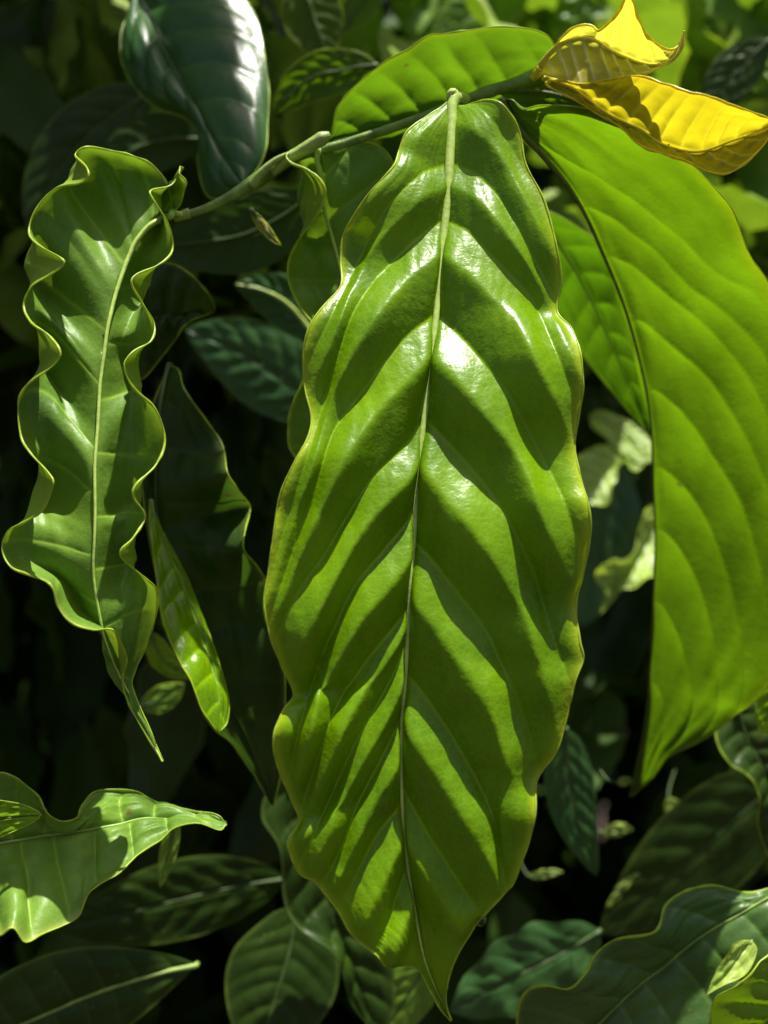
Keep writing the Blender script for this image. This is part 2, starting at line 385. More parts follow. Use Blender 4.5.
def quick(label, mid, w, mat='dark', ripple=0.0, wexp=0.75, peak=0.45, asym=1.0, **k):
    """leaf whose margin follows a width profile along its midrib (w in pixels, half width)"""
    Mr = resample(mid, 24, False); T = np.gradient(Mr[:, :2], axis=0); T /= np.linalg.norm(T, axis=1)[:, None]
    Nn = np.stack([T[:, 1], -T[:, 0]], 1); r = random.Random(label); ph1, ph2 = r.uniform(0, 6), r.uniform(0, 6)
    L = []; R = []
    for i in range(1, 23):
        u = i/23; s = u**(math.log(.5)/math.log(peak)); prof = math.sin(math.pi*s)**wexp
        a = w*prof*(1+ripple*math.sin(u*26+ph1)); b_ = w*asym*prof*(1+ripple*math.sin(u*24+ph2))
        L.append((Mr[i, 0]+Nn[i, 0]*a, Mr[i, 1]+Nn[i, 1]*a, ripple*.02*math.sin(u*26+ph1+1.2)))
        R.append((Mr[i, 0]-Nn[i, 0]*b_, Mr[i, 1]-Nn[i, 1]*b_, ripple*.02*math.sin(u*24+ph2+1.2)))
    k['pillow'] = k.get('pillow', .0015)*.4; k.setdefault('nveins', 7); k.setdefault('slope', .28); k.setdefault('rimw', 0.00022 if k.get('rim') == 'rim' else 0.0); k.setdefault('nu', 90); k.setdefault('nv', 25); k.setdefault('rib', 'rib_bg'); k.setdefault('rim', 'rim_bg')
    return leaf(label, mid, L, R, mat=mat, **k)
#@@LEAVES@@
# ------------------------------------------------------------------ the leaves in the foreground
FG = 'leaves of the near shoot'
leaf('large glossy yellow green leaf hanging in the centre, deeply quilted between its side veins',
  mid=tip_out([(452,98,.316),(452,127,.314),(449,173,.311),(446,213,.309),(442,253,.307),(436,316,.304),(428,389,.301),(419,463,.299),(415,519,.298),(411,572,.297),(408,632,.297),(405,679,.297),(402,725,.297),(401,768,.297),(403,818,.298),(408,868,.299),(416,918,.301),(427,968,.304),(451,1021,.308)], 98, .024),
  L=[(441,108),(426,117,-.001),(406,133,-.002),(399,150,-.001),(393,167,-.003),(369,193,-.004),(351,220,-.001),(343,237,.002),(341,262,.003),(341,286,0),(324,306,-.003),(311,324,-.004),(304,346,-.003),(303,366,-.001),(305,389,.001),(311,416,0),(308,438,-.002),(296,459,-.004),(283,486,-.004),(277,509,-.003),(274,532,-.003),(268,572,-.003),(264,602,-.003),(269,632,-.002),(281,665,.001),(294,694,.003),(283,712,0),(274,735,-.002),(277,762,0),(291,798,.003),(299,821,.003),(288,840,0),(291,855,0),(299,873,.001),(316,883,.001),(338,911,0),(353,936,-.001),(376,955,-.003),(386,966,-.002),(404,966,0),(418,970,0),(430,990),(441,1010)],
  R=[(459,107),(473,103,-.001),(489,100,-.002),(504,106,-.002),(519,130,.001),(526,165,.001),(544,200,-.001),(556,245,-.002),(561,280,.001),(557,311,.003),(572,329,0),(581,356,-.003),(583,389,-.002),(579,418,.001),(575,449,.002),(582,483,-.001),(588,505,-.003),(590,532,-.002),(584,572,.001),(576,599,.003),(579,639,.001),(583,659,.001),(575,682,0),(566,719,.001),(557,750,.001),(543,770,.002),(536,785,.001),(535,815,-.002),(527,845,-.001),(515,880,-.001),(503,895,-.001),(486,913,-.002),(473,928,0),(456,958,0),(448,981,0),(446,1003)],
  mat='hero', rib='rib', rim='rim', nu=520, nv=201, cup=.006, pillow=.0054, bumpy=.0004, fine=.00035, ribw=(1.75,.65), rimw=.00034, sag=-.002,
  veinsL=[[(446,165),(423,173),(403,190),(383,213),(358,262)],[(443,220),(423,233),(397,257),(373,283),(353,313),(339,353),(325,398)],[(433,315),(406,336),(379,369),(353,403),(333,432),(316,483),(300,530)],
          [(423,418),(406,443),(373,476),(350,510),(323,555),(299,589),(284,620)],[(414,505),(403,525),(383,549),(356,582),(336,622),(319,662),(299,729),(290,770)],[(406,609),(383,637),(359,669),(336,705),(316,760),(303,800)],
          [(404,645),(389,679),(373,709),(350,750),(326,805),(305,850)],[(401,715),(386,745),(358,800),(339,848),(322,880)],[(401,801),(374,835),(356,871),(340,905)],[(404,870),(392,905),(380,945)]],
  veinsR=[[(455,165),(483,180),(509,213),(540,270)],[(450,222),(469,232),(491,255),(512,276),(534,303),(555,349),(573,396)],[(439,316),(463,338),(489,369),(512,399),(535,443),(559,489),(575,530)],
          [(429,421),(449,443),(473,469),(499,503),(517,535),(535,575),(548,620),(562,660)],[(418,544),(433,559),(456,589),(486,629),(503,665),(522,708),(534,750)],[(409,674),(429,699),(449,729),(473,770),(493,815),(501,861)],[(405,790),(425,825),(450,865),(476,905)]],
  petiole=[(466,99,.326),(460,97,.322),(455,99,.319),(452,105,.3165)])

leaf('rippled green leaf with a strongly curled yellow rim at the far left',
  mid=tip_out([(172,212,.318),(160,213,.318),(150,224,.318),(137,240,.317),(128,260,.316),(115,296,.314),(107,333,.312),(101,380,.311),(97,429,.310),(95,469,.309),(95,512,.309),(94,545,.309),(94,579,.310),(100,622,.312),(108,650,.316),(122,682,.320),(140,716,.320),(163,762,.320)], 212, .045),
  L=[(168,186,.004),(152,165,.002),(133,156,-.002),(113,151,0),(87,147,-.004),(75,155,-.005),(86,167,-.010),(88,177,-.011),(80,183,-.008),(57,188,-.004),(40,203,-.003),(29,227,-.003),(34,242,-.006),(60,258,-.012),(62,265,-.012),(48,275,-.009),(30,286,-.005),(22,306,-.003),(30,324,-.006),(47,336,-.010),(59,354,-.013),(47,369,-.010),(28,383,-.005),(18,403,-.002),(20,436,-.003),(30,453,-.006),(49,474,-.011),(52,486,-.012),(42,509,-.008),(25,520,-.005),(7,530,-.002),(1,549,-.001),(10,568,-.003),(30,577,-.005),(50,586,-.009),(58,609,-.008),(72,624,-.008),(93,630,-.010),(113,630,-.012),(124,650,-.006),(127,662,-.003),(123,680,-.001),(127,700,0),(142,728,0)],
  crestL=[(160,185,.005),(145,168,.006),(128,160,.004),(110,155,.006),(90,152,.004),(77,160,.004),(70,168,.003),(68,177,.003),(62,186,.002),(52,196,.001),(40,210,.002),(34,228,.002),(30,243,.003),(28,258,.005),(28,270,.005),(28,283,.003),(30,296,.003),(32,310,.003),(34,325,.005),(36,340,.006),(37,354,.006),(36,369,.004),(33,385,.003),(29,405,.003),(32,436,.004),(38,453,.005),(36,474,.006),(30,490,.006),(26,506,.005),(22,520,.003),(18,535,.003),(16,549,.004),(24,562,.004),(40,570,.004),(58,580,.004),(68,600,.004),(80,614,.004),(97,622,.003),(104,636,.002),(110,655,.001),(115,668,.001),(121,684,.001),(130,702,0),(145,728,0)],
  R=[(180,205,0),(184,190,-.006),(186,181,-.008),(176,170,-.009),(184,166,-.004),(178,176,-.004),(170,186,-.006),(152,190,-.010),(151,196,-.011),(160,210,-.009),(170,228,-.006),(173,247,-.004),(168,258,-.006),(155,267,-.009),(136,275,-.013),(132,284,-.013),(143,303,-.008),(155,323,-.004),(152,341,-.007),(133,353,-.012),(125,366,-.013),(133,386,-.009),(157,409,-.004),(166,440,-.002),(157,466,-.006),(138,485,-.011),(135,496,-.011),(145,511,-.007),(145,522,-.006),(133,540,-.010),(122,550,-.012),(124,560,-.010),(147,579,-.002),(157,592,.004),(156,615,.008),(146,645,.008),(136,668,.005),(132,684,.002),(138,702,0),(150,730,0)],
  crestR=[(176,208,.002),(178,198,0),(180,190,0),(180,184,.001),(178,180,.001),(172,182,.001),(168,187,.002),(164,192,.003),(162,198,.003),(163,210,.003),(164,228,.003),(160,247,.003),(156,258,.004),(154,268,.006),(152,278,.006),(146,290,.005),(144,303,.004),(143,323,.003),(143,341,.005),(142,353,.006),(141,368,.006),(142,386,.004),(146,409,.004),(148,440,.005),(146,466,.006),(145,482,.006),(144,496,.006),(141,511,.004),(139,524,.005),(138,540,.005),(138,552,.005),(136,562,.004),(140,578,.004),(145,595,.005),(142,615,.006),(134,645,.005),(128,665,.003),(128,684,.002),(134,702,0),(148,730,0)],
  mat='mature', rib='rib', nu=460, nv=101, pillow=.0011, nveins=10, slope=.06, bumpy=.0005, fine=.0002, ribw=(1.0,.4), rimw=.00040,
  petiole=[(184,216,.325),(178,214,.322),(172,212,.318)])

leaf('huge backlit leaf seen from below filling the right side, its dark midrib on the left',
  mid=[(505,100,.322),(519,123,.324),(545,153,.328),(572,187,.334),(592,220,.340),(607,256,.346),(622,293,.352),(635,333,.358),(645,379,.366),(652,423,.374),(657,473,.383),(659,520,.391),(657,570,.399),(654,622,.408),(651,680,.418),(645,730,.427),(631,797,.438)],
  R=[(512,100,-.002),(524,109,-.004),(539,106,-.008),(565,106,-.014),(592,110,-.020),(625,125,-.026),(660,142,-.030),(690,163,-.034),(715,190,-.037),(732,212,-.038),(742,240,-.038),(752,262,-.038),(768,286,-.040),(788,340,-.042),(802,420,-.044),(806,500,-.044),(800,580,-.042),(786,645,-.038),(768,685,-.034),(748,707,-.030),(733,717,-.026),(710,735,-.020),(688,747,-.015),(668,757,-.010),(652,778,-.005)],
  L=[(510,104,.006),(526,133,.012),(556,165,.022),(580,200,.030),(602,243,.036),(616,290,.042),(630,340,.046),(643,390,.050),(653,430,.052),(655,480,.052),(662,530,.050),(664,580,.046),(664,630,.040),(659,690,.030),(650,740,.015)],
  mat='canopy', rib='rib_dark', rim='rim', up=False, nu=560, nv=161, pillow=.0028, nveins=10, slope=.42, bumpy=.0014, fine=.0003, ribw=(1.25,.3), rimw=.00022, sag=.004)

leaf('long backlit green leaf lying along the twig at the top centre',
  mid=[(552,62,.330),(520,82,.334),(480,97,.338),(440,108,.341),(395,122,.343),(355,134,.344),(331,139,.344)],
  L=[(556,52,-.004),(548,37,-.010),(530,30,-.014),(505,27,-.017),(478,28,-.019),(450,33,-.020),(430,36,-.020),(408,49,-.018),(388,60,-.016),(368,76,-.012),(350,92,-.009),(336,112,-.005)],
  R=[(548,74,.004),(520,92,.008),(480,108,.012),(440,122,.014),(395,134,.014),(355,143,.008)],
  mat='midgreen', rib='rib_green', up=False, nu=160, nv=61, pillow=.0022, nveins=7, slope=.16, bumpy=.001, ribw=(.9,.5), rimw=.0003, sag=.003)

leaf('dark glossy hanging leaf with bright white sun glints at the upper left',
  mid=[(128,-40,.455),(134,-15,.445),(141,7,.436),(160,43,.421),(180,80,.407),(203,123,.392),(225,158,.380),(243,186,.372)],
  L=[(118,-30),(125,-5,.004),(131,8,.002),(121,33,-.002),(122,63,-.002),(137,90,0),(157,107,.003),(183,117,.006),(199,135,.008),(199,165,.006),(208,196,.004),(228,196,.002)],
  R=[(150,-48),(190,-40,-.002),(230,-18,-.004),(254,14,-.005),(262,40,-.004),(265,65,-.004),(269,90,-.002),(268,120,-.002),(266,148,-.002),(258,168)],
  mat='bluish', rib='rib_bg', rim='rim', nu=180, nv=61, pillow=.0013, nveins=7, slope=.26, cup=-.004, bumpy=.0008, ribw=(1.0,.4), tL=.004, rimw=.0003, sag=-.006)

leaf('half folded green leaf behind the upper left edge of the central leaf',
  mid=[(318,148,.330),(322,175,.333),(324,210,.336),(332,240,.337),(342,275,.336),(350,330,.336),(352,400,.336),(345,470,.338),(335,520,.340)],
  L=[(300,148,-.004),(287,155,-.008),(292,163,-.010),(306,169,-.012),(318,178,-.014),(325,192,-.015),(320,208,-.014),(309,226,-.011),(296,243,-.007),(288,262,-.003),(289,285,-.002),(298,306,-.002),(311,324,-.003),(314,348,-.004),(304,372,-.003),(297,390,-.002),(289,416,0),(289,443,0),(297,460,0),(312,485)],
  crestL=[(305,152,0),(298,158,.001),(297,165,.002),(300,175,.003),(302,186,.004),(303,200,.004),(303,214,.004),(301,230,.003),(299,245,.003),(298,262,.003),(301,285,.003),(310,306,.002),(320,324,.002),(324,348,.002),(318,372,.002),(310,390,.002),(304,416,.002),(304,443,.002),(308,460,.002),(320,485,.001)],
  R=[(335,144,.002),(356,142,.002),(378,146,.002),(391,160,0),(395,190,.004),(402,240,.010),(408,300,.010),(406,370,.010),(390,440,.008),(362,495,.004)],
  mat='mature', rib='rib', nu=240, nv=61, pillow=.0024, nveins=9, slope=.02, bumpy=.0008, ribw=(1.0,.4), rimw=.00055,
  petiole=[(322,140,.332),(318,148,.330)])

leaf('small curled golden young leaf at the shoot tip, its pale ribs showing, point raised',
  mid=[(540,70,.322),(552,54,.318),(565,44,.315),(582,40,.312),(602,44,.309),(625,55,.306),(652,63,.304),(672,57,.303),(684,31,.302)],
  L=[(549,55,-.001),(560,40,-.002),(570,30,-.003),(582,25,-.003),(592,26,-.002),(599,31,-.006),(611,21,-.012),(620,10,-.017),(627,-4,-.021),(633,2,-.020),(638,18,-.015),(645,32,-.010),(656,43,-.005),(668,50,-.002),(678,46,0)],
  R=[(538,73,-.001),(552,76,-.003),(566,81,-.005),(580,84,-.006),(598,82,-.007),(615,78,-.007),(632,76,-.006),(648,72,-.005),(662,66,-.003),(674,60,-.001),(682,48)],
  mat='young', rib='rib_yellow', rim='rim_yellow', up=False, nu=180, nv=61, pillow=.0010, nveins=11, slope=.05, bumpy=.0004, ribw=(.8,.45), rimw=.00042,
  petiole=[(536,76,.326),(540,70,.322)], pexp=.9)

leaf('amber young leaf stretching right over the huge backlit leaf at the upper right',
  mid=[(546,80,.322),(560,85,.318),(579,91,.315),(609,113,.311),(645,130,.306),(672,145,.303),(702,150,.300),(735,138,.297),(778,122,.294)],
  L=[(565,82,-.004),(584,84,-.008),(612,80,-.014),(639,76,-.020),(662,84,-.022),(682,90,-.023),(702,95,-.023),(720,101,-.020),(739,108,-.015),(760,115,-.008)],
  R=[(549,86,-.002),(572,98,-.005),(595,113,-.006),(620,126,-.007),(640,143,-.008),(662,153,-.007),(685,162,-.006),(705,170,-.006),(725,173,-.006),(745,163,-.005),(765,143,-.002)],
  mat='amber', rib='rib_yellow', rim='rim_yellow', up=False, nu=200, nv=61, pillow=.0018, nveins=12, slope=.16, bumpy=.0006, ribw=(.7,.35), rimw=.0004,
  petiole=[(536,76,.326),(546,80,.322)])

leaf('narrow green leaf between the twig tip and the huge backlit leaf',
  mid=[(500,92,.336),(530,92,.338),(565,98,.340),(600,112,.344),(640,140,.350)],
  L=[(515,84),(545,82),(580,88),(615,105)], R=[(512,104),(540,112),(575,120),(610,132)],
  mat='canopy', rib='rib_dark', up=False, pillow=.001, nu=70, nv=31)

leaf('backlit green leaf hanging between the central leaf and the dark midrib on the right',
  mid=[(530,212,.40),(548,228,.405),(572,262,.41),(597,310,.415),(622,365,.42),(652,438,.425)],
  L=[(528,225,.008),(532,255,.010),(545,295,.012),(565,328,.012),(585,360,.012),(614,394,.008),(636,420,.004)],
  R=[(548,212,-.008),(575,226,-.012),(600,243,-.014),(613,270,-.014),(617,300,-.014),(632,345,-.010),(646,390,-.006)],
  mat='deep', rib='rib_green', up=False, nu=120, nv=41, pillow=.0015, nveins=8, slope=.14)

leaf('broad dark green leaf with a lit curled tip at the lower left corner',
  mid=[(-70,862,.300),(-30,852,.302),(0,844,.304),(43,836,.307),(100,828,.311),(140,818,.315),(172,817,.317),(198,817,.317),(226,825,.316)],
  L=[(-60,800,-.004),(-30,778,-.006),(0,771,-.008),(20,778,-.010),(37,795,-.012),(43,813,-.014),(60,823,-.014),(77,818,-.011),(82,805,-.006),(97,791,-.002),(130,790,0),(150,798,0),(173,810,-.001),(200,811,-.002),(219,815,-.002)],
  R=[(-60,920,-.002),(-30,945,-.006),(0,935,-.012),(13,928,-.013),(25,942,-.012),(42,933,-.009),(62,924,-.006),(80,915,-.004),(93,890,-.003),(120,875,-.002),(138,857,0),(160,841,.001),(173,829,.001),(197,824,0),(220,831,0)],
  mat='mature', rib='rib_green', nu=260, nv=81, pillow=.0022, nveins=8, slope=.10, bumpy=.0012, fine=.0002, ribw=(.8,.4), rimw=.0003, sag=.002, tR=-.014, tL=.008)

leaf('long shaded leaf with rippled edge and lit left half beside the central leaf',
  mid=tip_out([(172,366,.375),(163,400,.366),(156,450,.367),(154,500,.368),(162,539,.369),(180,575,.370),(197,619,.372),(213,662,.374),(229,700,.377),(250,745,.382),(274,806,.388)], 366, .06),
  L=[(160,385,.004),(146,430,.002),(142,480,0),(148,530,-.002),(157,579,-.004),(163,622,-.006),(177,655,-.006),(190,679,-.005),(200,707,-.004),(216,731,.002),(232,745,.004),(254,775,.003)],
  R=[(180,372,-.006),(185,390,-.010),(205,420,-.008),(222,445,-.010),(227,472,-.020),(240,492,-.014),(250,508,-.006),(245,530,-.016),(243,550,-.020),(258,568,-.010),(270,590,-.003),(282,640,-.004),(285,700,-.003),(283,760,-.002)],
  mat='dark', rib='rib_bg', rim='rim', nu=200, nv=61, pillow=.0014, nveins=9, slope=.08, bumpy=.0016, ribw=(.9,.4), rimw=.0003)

leaf('narrow bright green sunlit leaf half hidden behind the rippled leaf, lower left',
  mid=[(150,500,.356),(160,539,.352),(179,575,.347),(196,619,.341),(211,662,.335),(220,700,.330),(218,733,.326)],
  L=[(150,530,-.002),(156,579,-.006),(163,622,-.009),(177,655,-.010),(190,679,-.009),(200,707,-.006),(210,722,-.003)],
  R=[(162,530,.002),(182,567,.003),(201,612,.004),(217,655,.004),(228,695,.004),(227,722,.002)],
  mat='hero', rib='rib_green', rim='rim', nu=110, nv=41, pillow=.0008, nveins=8, slope=.1, ribw=(.4,.2), rimw=.0002)

leaf('leaf with a pale pointed tip poking out right of the rippled leaf',
  mid=[(110,330,.366),(140,322,.368),(170,315,.37),(195,311,.372),(215,311,.374)],
  L=[(120,275,.002),(150,264,0),(172,264,-.003),(190,274,-.006),(204,288,-.006),(212,300,-.004)],
  R=[(115,375,.004),(140,380,.004),(158,362,.002),(175,340,0),(186,325,-.004),(202,317,-.004)],
  mat='dark', rib='rib_bg', rim='rim', nu=90, nv=41, pillow=.002, nveins=6)

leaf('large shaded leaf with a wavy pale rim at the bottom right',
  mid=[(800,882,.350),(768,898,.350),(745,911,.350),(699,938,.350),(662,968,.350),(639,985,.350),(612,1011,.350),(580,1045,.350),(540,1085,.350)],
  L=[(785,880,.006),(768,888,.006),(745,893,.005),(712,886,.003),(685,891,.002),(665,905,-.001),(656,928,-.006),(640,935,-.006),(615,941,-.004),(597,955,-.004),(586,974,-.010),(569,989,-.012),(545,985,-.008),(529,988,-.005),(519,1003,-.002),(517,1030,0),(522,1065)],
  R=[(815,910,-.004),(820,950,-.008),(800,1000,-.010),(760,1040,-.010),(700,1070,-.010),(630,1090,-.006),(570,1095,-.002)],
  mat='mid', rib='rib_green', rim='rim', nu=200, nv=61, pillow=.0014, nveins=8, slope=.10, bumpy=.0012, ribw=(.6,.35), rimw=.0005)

leaf('bright edged curled leaf cut off by the bottom right corner',
  mid=[(830,945,.32),(795,985,.32),(765,1025,.32),(745,1070,.32)],
  L=[(800,930,-.004),(768,954,-.008),(755,965,-.010),(742,981,-.010),(716,997,-.006),(711,1024,-.002),(722,1055)],
  R=[(845,985,-.004),(835,1030,-.008),(800,1065,-.006),(770,1080)],
  mat='hero', rib='rib_green', rim='rim', nu=90, nv=41, pillow=.0015, nveins=6, rimw=.0004)

leaf('small pale sunlit leaf lying over the shaded bottom right leaf',  # a lit patch on the leaf below, built as a pale leaf
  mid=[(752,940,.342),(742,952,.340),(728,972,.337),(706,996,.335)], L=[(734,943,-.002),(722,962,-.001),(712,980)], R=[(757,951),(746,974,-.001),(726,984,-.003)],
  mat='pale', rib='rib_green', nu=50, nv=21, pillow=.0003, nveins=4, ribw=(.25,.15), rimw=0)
quick('veined dark leaf at the very bottom left, its stalk pointing right', [(197,964,.400),(160,973,.395),(100,992,.388),(40,1017,.382),(-20,1042,.378),(-70,1065,.375)], 56, 'dark', nu=120, nv=41, peak=.55, rib='rib_green', pillow=.003, nveins=8, slope=.06, ribw=(1.1,.5))
quick('broad dim leaf lying behind the lower left curled leaf', [(286,878,.46),(230,888,.455),(170,902,.45),(110,918,.445),(52,928,.44)], 40, 'dark', nu=100, pillow=.002)
quick('small bright green leaf overlapping the base of the lower left curled leaf', [(-75,836,.292),(-35,826,.290),(5,818,.288),(42,815,.292)], 22, 'hero', asym=.9, rim='rim', pillow=.001)
quick('thin olive leaf tip hanging under the curled tip at the lower left', [(176,812,.37),(171,840,.37),(166,862,.37),(160,888,.37)], 9, 'mature', pillow=.0005)
quick('dim upright leaf at the bottom left of the central leaf tip', [(296,905,.44),(290,950,.435),(275,1000,.43),(255,1065,.425)], 56, 'dark', pillow=.002, rib='rib_bg')
leaf('dim rippled leaf hanging behind the lower left edge of the central leaf',
  mid=[(290,770,.42),(315,850,.42),(335,920,.42),(355,980,.42),(380,1040,.42)],
  L=[(268,790,0),(262,818,-.003),(280,850,-.006),(284,901,-.006),(299,928,-.008),(333,953,-.012),(342,975,-.010),(352,1005,-.004)],
  R=[(320,780,.004),(360,860,.006),(385,930,.006),(395,1000,.004)], mat='dark', rib='rib_bg', rim='rim_bg', nu=110, nv=41, pillow=.002)
quick('dark hanging leaf with a drawn out thin tip, right of the central leaf bottom', [(566,728,.44),(568,770,.44),(575,815,.44),(586,848,.44),(597,876,.44)], 25, 'bluish', peak=.38, rim='rim_bg', pillow=.0015)
leaf('shaded drooping leaf with pale rim at the right edge below the huge leaf',
  mid=[(735,705,.43),(748,740,.43),(765,775,.43),(775,820,.43),(772,862,.43)],
  L=[(720,715,0),(716,740,-.004),(728,763,-.008),(748,775,-.010),(759,797,-.010),(757,820,-.006),(763,842,-.003)],
  R=[(760,705,.004),(785,740,.004),(795,790,.004),(788,835,.002)], mat='dark', rib='rib_bg', rim='rim', nu=90, nv=31, pillow=.0015)
quick('tiny bright leaf at the right edge under the huge leaf', [(790,672,.40),(778,690,.40),(768,712,.40),(763,736,.40)], 15, 'hero', rim='rim', pillow=.001)
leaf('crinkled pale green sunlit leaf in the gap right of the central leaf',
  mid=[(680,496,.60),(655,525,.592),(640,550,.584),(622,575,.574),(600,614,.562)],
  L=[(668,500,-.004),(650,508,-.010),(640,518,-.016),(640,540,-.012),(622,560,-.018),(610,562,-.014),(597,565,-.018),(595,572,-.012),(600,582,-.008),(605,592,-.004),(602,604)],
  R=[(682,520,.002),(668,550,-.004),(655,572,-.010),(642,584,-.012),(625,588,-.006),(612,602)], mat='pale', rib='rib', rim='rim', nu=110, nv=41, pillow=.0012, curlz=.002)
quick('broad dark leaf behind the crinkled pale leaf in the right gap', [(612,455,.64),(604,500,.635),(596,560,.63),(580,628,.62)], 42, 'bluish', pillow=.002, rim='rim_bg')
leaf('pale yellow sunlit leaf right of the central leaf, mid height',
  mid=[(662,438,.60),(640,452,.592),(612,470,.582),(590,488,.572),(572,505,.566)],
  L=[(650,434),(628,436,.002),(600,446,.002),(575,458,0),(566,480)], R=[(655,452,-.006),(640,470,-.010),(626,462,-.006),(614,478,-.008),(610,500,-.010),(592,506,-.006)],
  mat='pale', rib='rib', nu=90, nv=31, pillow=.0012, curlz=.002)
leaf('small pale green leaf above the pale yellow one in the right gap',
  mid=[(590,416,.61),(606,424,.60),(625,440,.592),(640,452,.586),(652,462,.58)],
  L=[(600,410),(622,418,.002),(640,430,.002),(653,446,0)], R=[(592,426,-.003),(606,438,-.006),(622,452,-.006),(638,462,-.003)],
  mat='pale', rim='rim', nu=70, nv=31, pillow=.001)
quick('curly dark leaf at the top of the right gap', [(655,392,.68),(625,398,.68),(595,405,.68),(570,418,.68)], 20, 'dark', ripple=.25, pillow=.0015)
quick('small lit leaf just left of the lit half leaf, lower left', [(150,632,.42),(160,655,.42),(174,668,.42),(193,678,.42)], 12, 'hero', pillow=.0006, rim='rim')
quick('small lit leaf with a pale tip under the two lit leaves, lower left', [(140,706,.44),(155,702,.44),(170,694,.44),(184,684,.44)], 13, 'mature', pillow=.0006, rim='rim')
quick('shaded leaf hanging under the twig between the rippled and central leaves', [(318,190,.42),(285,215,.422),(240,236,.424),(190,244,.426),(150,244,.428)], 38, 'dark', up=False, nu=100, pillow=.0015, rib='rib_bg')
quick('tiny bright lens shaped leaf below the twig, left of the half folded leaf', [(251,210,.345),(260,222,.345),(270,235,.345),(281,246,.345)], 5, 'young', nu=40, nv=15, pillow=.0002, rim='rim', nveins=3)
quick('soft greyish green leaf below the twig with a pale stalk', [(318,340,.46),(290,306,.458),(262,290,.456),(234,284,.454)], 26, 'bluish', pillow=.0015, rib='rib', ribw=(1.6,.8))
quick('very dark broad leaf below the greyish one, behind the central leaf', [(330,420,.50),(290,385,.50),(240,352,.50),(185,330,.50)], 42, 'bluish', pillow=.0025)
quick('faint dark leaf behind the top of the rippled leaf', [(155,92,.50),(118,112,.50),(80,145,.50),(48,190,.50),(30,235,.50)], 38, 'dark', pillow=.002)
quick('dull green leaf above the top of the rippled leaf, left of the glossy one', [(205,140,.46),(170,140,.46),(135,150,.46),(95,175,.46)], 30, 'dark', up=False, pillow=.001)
quick('upper green leaf pointing down right of the glossy leaf, top edge', [(300,-25,.47),(308,0,.47),(318,30,.47),(330,62,.47)], 30, 'canopy', up=False, pillow=.001, rim='rim')
quick('green leaf reaching left above the long leaf along the twig', [(378,66,.43),(345,70,.433),(310,80,.436),(272,112,.44)], 24, 'canopy', up=False, pillow=.0015, rim='rim')
quick('small bright yellow green leaf at the top edge, left of the long leaf', [(380,-20,.55),(366,-2,.55),(352,16,.55),(342,34,.55)], 16, 'canopy', up=False, pillow=.001, rim='rim')
quick('pale blurred upright leaf behind the golden shoot tip, top right', [(690,-30,.69),(682,10,.69),(676,50,.69),(670,96,.69)], 46, 'mature', pillow=.003)
quick('dark pointed leaf at the top right edge above the amber leaf', [(770,40,.50),(745,62,.50),(722,90,.50),(700,125,.50)], 24, 'dark', pillow=.0015)
quick('lit curled leaf at the right edge above the amber leaf', [(790,45,.55),(775,62,.55),(756,78,.55),(734,86,.55)], 14, 'mature', ripple=.2, pillow=.001, rim='rim')
quick('dim green leaf in the top centre behind the long backlit leaf', [(520,-40,.69),(500,-10,.69),(470,15,.69),(430,30,.69)], 34, 'mature', pillow=.002)
quick('dark leaf left of the golden shoot tip at the top edge', [(575,-40,.69),(580,-10,.69),(578,20,.69),(566,50,.69)], 24, 'mature', ripple=.15, pillow=.002)
quick('dark leaf lying across the lower right behind the bottom leaf', [(795,770,.50),(740,815,.50),(680,870,.50),(600,935,.50)], 52, 'dark', pillow=.002)
quick('shaded rounded leaf beside the tip of the central leaf, bottom right', [(600,930,.46),(560,955,.455),(500,985,.45),(450,1012,.445)], 42, 'bluish', ripple=.06, pillow=.0015)
quick('bright lit leaf tucked under the central leaf, bottom centre', [(430,930,.43),(425,965,.43),(405,1000,.43),(372,1050,.43)], 26, 'mature', pillow=.001)

quick('small bright sliver of leaf right of the tip of the central leaf', [(528,876,.50),(540,875,.50),(552,873,.50),(563,872,.50)], 5, 'pale', ribw=(.4,.2), petiole=[(515,850,.51),(522,866,.505),(528,876,.50)], nu=30, nv=13, nveins=3)  # this group: light flecks modelled as pale leaves, with stalks added
quick('tiny whitish sunlit leaf between the central leaf bottom and the huge leaf tip', [(602,834,.52),(612,831,.52),(622,829,.52),(633,830,.52)], 7, 'pale', ribw=(.4,.2), petiole=[(585,800,.53),(592,822,.525),(602,834,.52)], nu=30, nv=13, nveins=3)  # light fleck given a leaf shape and a stalk
quick('small round green leaf under the tip of the huge leaf', [(668,798,.53),(672,806,.53),(674,814,.53),(672,824,.53)], 9, 'pale', ribw=(.4,.2), petiole=[(675,770,.54),(670,785,.535),(668,798,.53)], nu=30, nv=13, nveins=3)  # another light fleck built as a pale leaf
quick('slanting sliver of lit leaf above the shaded bottom right leaf', [(640,872,.50),(628,882,.50),(616,896,.50),(606,908,.50)], 5, 'pale', ribw=(.4,.2), petiole=[(668,850,.51),(655,860,.505),(640,872,.50)], nu=30, nv=13, nveins=3)  # slanting light fleck, leaf form and stalk added
quick('small pale leaf just beside the tip of the huge backlit leaf', [(617,783,.44),(622,782,.44),(628,781,.44),(634,782,.44)], 5, 'pale', ribw=(.4,.2), petiole=[(600,770,.45),(608,780,.445),(617,783,.44)], nu=30, nv=13, nveins=3)  # last light fleck, made as a pale stalked leaf
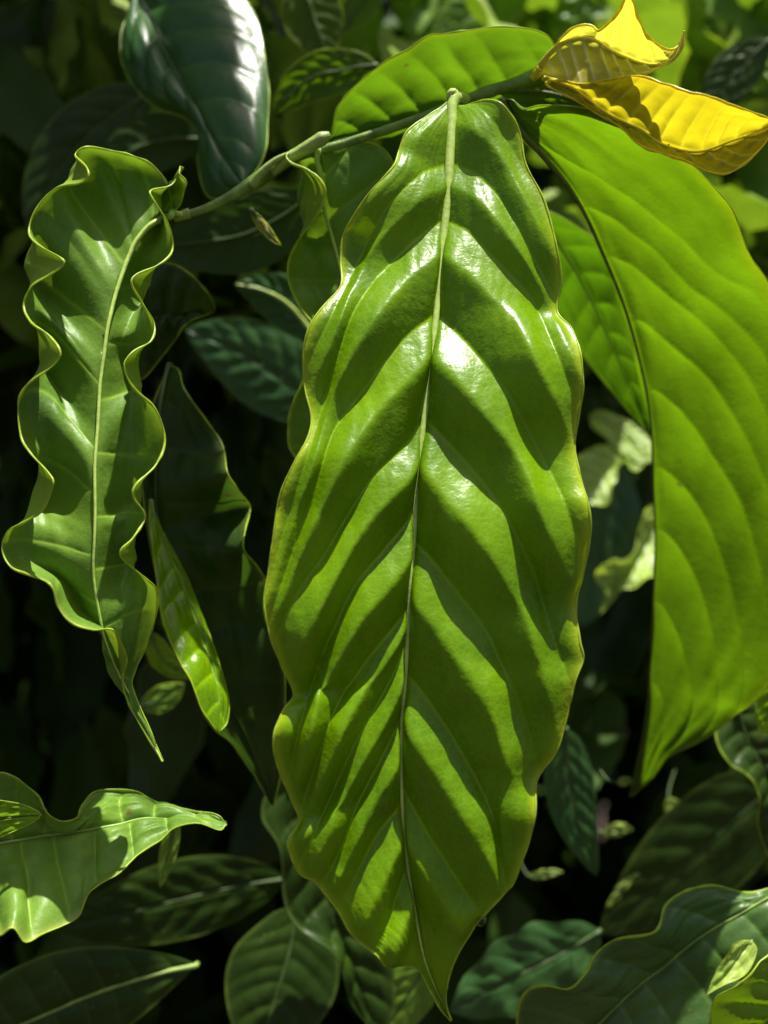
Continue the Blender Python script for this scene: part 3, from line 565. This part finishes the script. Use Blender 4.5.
# ------------------------------------------------------------------ twig
org = at(182, 217, .325)
tw = bpy.data.objects.new('twig', None); tw.empty_display_size = .01; tw.location = org.tolist(); COL.objects.link(tw)
P = catmull([at(*p) for p in [(176,218,.325),(207,208,.326),(240,191,.328),(270,172,.330),(300,156,.331),(343,144,.331),(389,129,.330),(429,115,.329),(463,101,.328),(503,87,.327),(530,79,.326),(546,73,.324)]], 10)
s = np.linspace(0, 1, len(P)); rad = 1.1*(.0011+.0009*np.exp(-((s-.24)/.08)**2)+.0008*np.exp(-((s-.95)/.09)**2)+.0004*np.exp(-((s-.78)/.03)**2)+.0003*s)
tube_obj('stem', P, rad, M['twig'], tw, 14, org)
P2 = catmull([at(*p) for p in [(272,172,.328),(290,158,.326),(308,147,.325),(330,134,.324)]], 8)
tube_obj('side_shoot', P2, np.concatenate([np.linspace(.0014, .0020, len(P2)-5), [.0021, .0022, .0019, .0014, .0008]]), M['knob'], tw, 12, org)
P3 = catmull([at(*p) for p in [(174,218,.3245),(180,216,.3243),(190,213,.3245)]], 6)
tube_obj('scar_knob', P3, np.linspace(.0012, .0016, len(P3)), M['knob'], tw, 12, org)
P4 = catmull([at(*p) for p in [(532,79,.3235),(538,72,.322),(541,68,.3205)]], 6)
tube_obj('bud', P4, np.array([.0012]*3+[.0015]*4+[.0013]*(len(P4)-7)), M['rim_yellow'], tw, 12, org)
P5 = catmull([at(*p) for p in [(252,186,.327),(262,172,.3255),(276,160,.325),(290,153,.325)]], 6)
tube_obj('stipule', P5, np.linspace(.0016, .0006, len(P5)), M['rib_green'], tw, 10, org)
tw['label'] = 'green twig rising from the rippled leaf to the golden leaves at the top'; tw['category'] = 'twig'

# ------------------------------------------------------------------ droplets on the rim of the central leaf
def bead(x, y, d, r, label):
    import bmesh
    bm = bmesh.new(); bmesh.ops.create_uvsphere(bm, u_segments=20, v_segments=12, radius=r)
    for v in bm.verts: v.co.z = v.co.z*(1.15 if v.co.z < 0 else .9)
    me = bpy.data.meshes.new('water_drop'); bm.to_mesh(me); bm.free(); me.materials.append(M['water'])
    for p in me.polygons: p.use_smooth = True
    o = bpy.data.objects.new('water_drop', me); COL.objects.link(o); o.location = at(x, y, d).tolist()
    o['label'] = label; o['category'] = 'water drop'
bead(481, 919, .2775, .0016, 'clear round water drop hanging on the lower right rim of the central leaf')
bead(446, 987, .2835, .0008, 'tiny water drop near the pointed tip of the central leaf')

# ------------------------------------------------------------------ the rest of the shrub: a mass nobody could count
def template(seed, nu=13, nv=7):
    r = np.random.default_rng(seed); u = np.linspace(0, 1, nu); v = np.linspace(-1, 1, nv)
    U, V = np.meshgrid(u, v, indexing='ij'); w = .19*np.sin(np.pi*U**.85)**.8*(1+.08*np.sin(U*23+r.uniform(0, 6)))
    ph = r.uniform(0, 6); X = V*w; Z = -U; Y = -.35*np.abs(V)*w+.03*np.sin(U*20+ph+V*2)*np.abs(V)+.16*r.uniform(-1, 1.6)*U**2+.012*np.sin(U*40+3*np.abs(V))
    return np.stack([X, Y, Z], -1).reshape(-1, 3)
T = [template(i) for i in range(8)]; fT = grid_faces(13, 7); vE = np.tile(np.abs(np.linspace(-1, 1, 7)), 13)
def cloud(name, pos, smin, smax, mat, label, hang=.5):
    Vv = []; Ff = []; n = len(T[0])
    for i, p in enumerate(pos):
        t = T[rng.integers(8)]*rng.uniform(smin, smax)
        q = Matrix.Rotation(rng.uniform(0, 6.283), 3, 'Z') @ Matrix.Rotation(rng.normal(0, hang), 3, 'X') @ Matrix.Rotation(rng.normal(0, hang*.8), 3, 'Y')
        Vv.append(t@np.array(q).T+p); Ff.append(fT+i*n)
    o = mesh_obj(name, np.vstack(Vv), np.vstack(Ff), M[mat], None, {'edge': np.tile(vE, len(pos)), 'vein': np.zeros(n*len(pos))})
    o['label'] = label; o['category'] = 'foliage'; o['kind'] = 'stuff'; return o
def box(n, x, y, z): return np.stack([rng.uniform(*x, n), rng.uniform(*y, n), rng.uniform(*z, n)], 1)
def lit(p): return p[~((p[:, 0] > -.34) & (p[:, 0] < .5) & (p[:, 1] < .95) & (p[:, 2] > .33))]     # an opening that lets the sun in
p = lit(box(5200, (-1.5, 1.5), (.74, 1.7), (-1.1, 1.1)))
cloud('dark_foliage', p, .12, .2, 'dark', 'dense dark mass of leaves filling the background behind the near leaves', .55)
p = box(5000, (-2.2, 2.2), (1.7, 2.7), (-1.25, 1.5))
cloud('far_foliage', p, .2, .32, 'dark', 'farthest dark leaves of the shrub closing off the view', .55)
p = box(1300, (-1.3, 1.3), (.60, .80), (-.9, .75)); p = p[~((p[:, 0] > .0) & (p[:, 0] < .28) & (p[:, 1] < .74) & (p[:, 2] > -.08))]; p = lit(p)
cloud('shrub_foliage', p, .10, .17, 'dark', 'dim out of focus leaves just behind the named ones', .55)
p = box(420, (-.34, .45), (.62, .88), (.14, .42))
cloud('sunlit_foliage', p, .07, .13, 'mature', 'sunlit blurred leaves in the background along the top', .8)  # lighter leaf material helps stand in for the sunlight here
# unseen roof of leaves added to shade the shrub's inside, gaps cut for sun
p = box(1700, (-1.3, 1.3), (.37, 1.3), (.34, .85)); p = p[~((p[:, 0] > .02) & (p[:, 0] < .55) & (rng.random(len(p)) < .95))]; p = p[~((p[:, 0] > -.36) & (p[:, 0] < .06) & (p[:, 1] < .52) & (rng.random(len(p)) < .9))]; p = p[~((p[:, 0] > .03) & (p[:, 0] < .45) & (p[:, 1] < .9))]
cloud('shade_roof', p, .12, .19, 'dark', 'unseen roof of leaves added overhead to shade the inside of the shrub', .9)

# stems of the shrub
for i, (x, y, lean, lab) in enumerate([(-.45,.95,.1,'brown shrub stem deep in the foliage on the left'),(.05,1.05,-.08,'brown shrub stem deep in the foliage at the centre'),(.5,.98,.05,'brown shrub stem deep in the foliage on the right')]):
    P = catmull([(x, y, -1.2), (x+lean*.4, y, -.5), (x+lean*.2, y+.03, .1), (x+lean, y, .75)], 10)
    o = tube_obj('shrub_stem', P-np.array([x, y, -1.2]), np.linspace(.016, .006, len(P)), M['bark'], None, 12); o.location = (x, y, -1.2)
    o['label'] = lab; o['category'] = 'stem'
# ground
g = 400.0
o = mesh_obj('ground', [(-g, -g, -1.2), (g, -g, -1.2), (g, g, -1.2), (-g, g, -1.2)], [(0, 1, 2, 3)], M['soil']); o['kind'] = 'structure'; o['label'] = 'dark bare soil under the shrub'
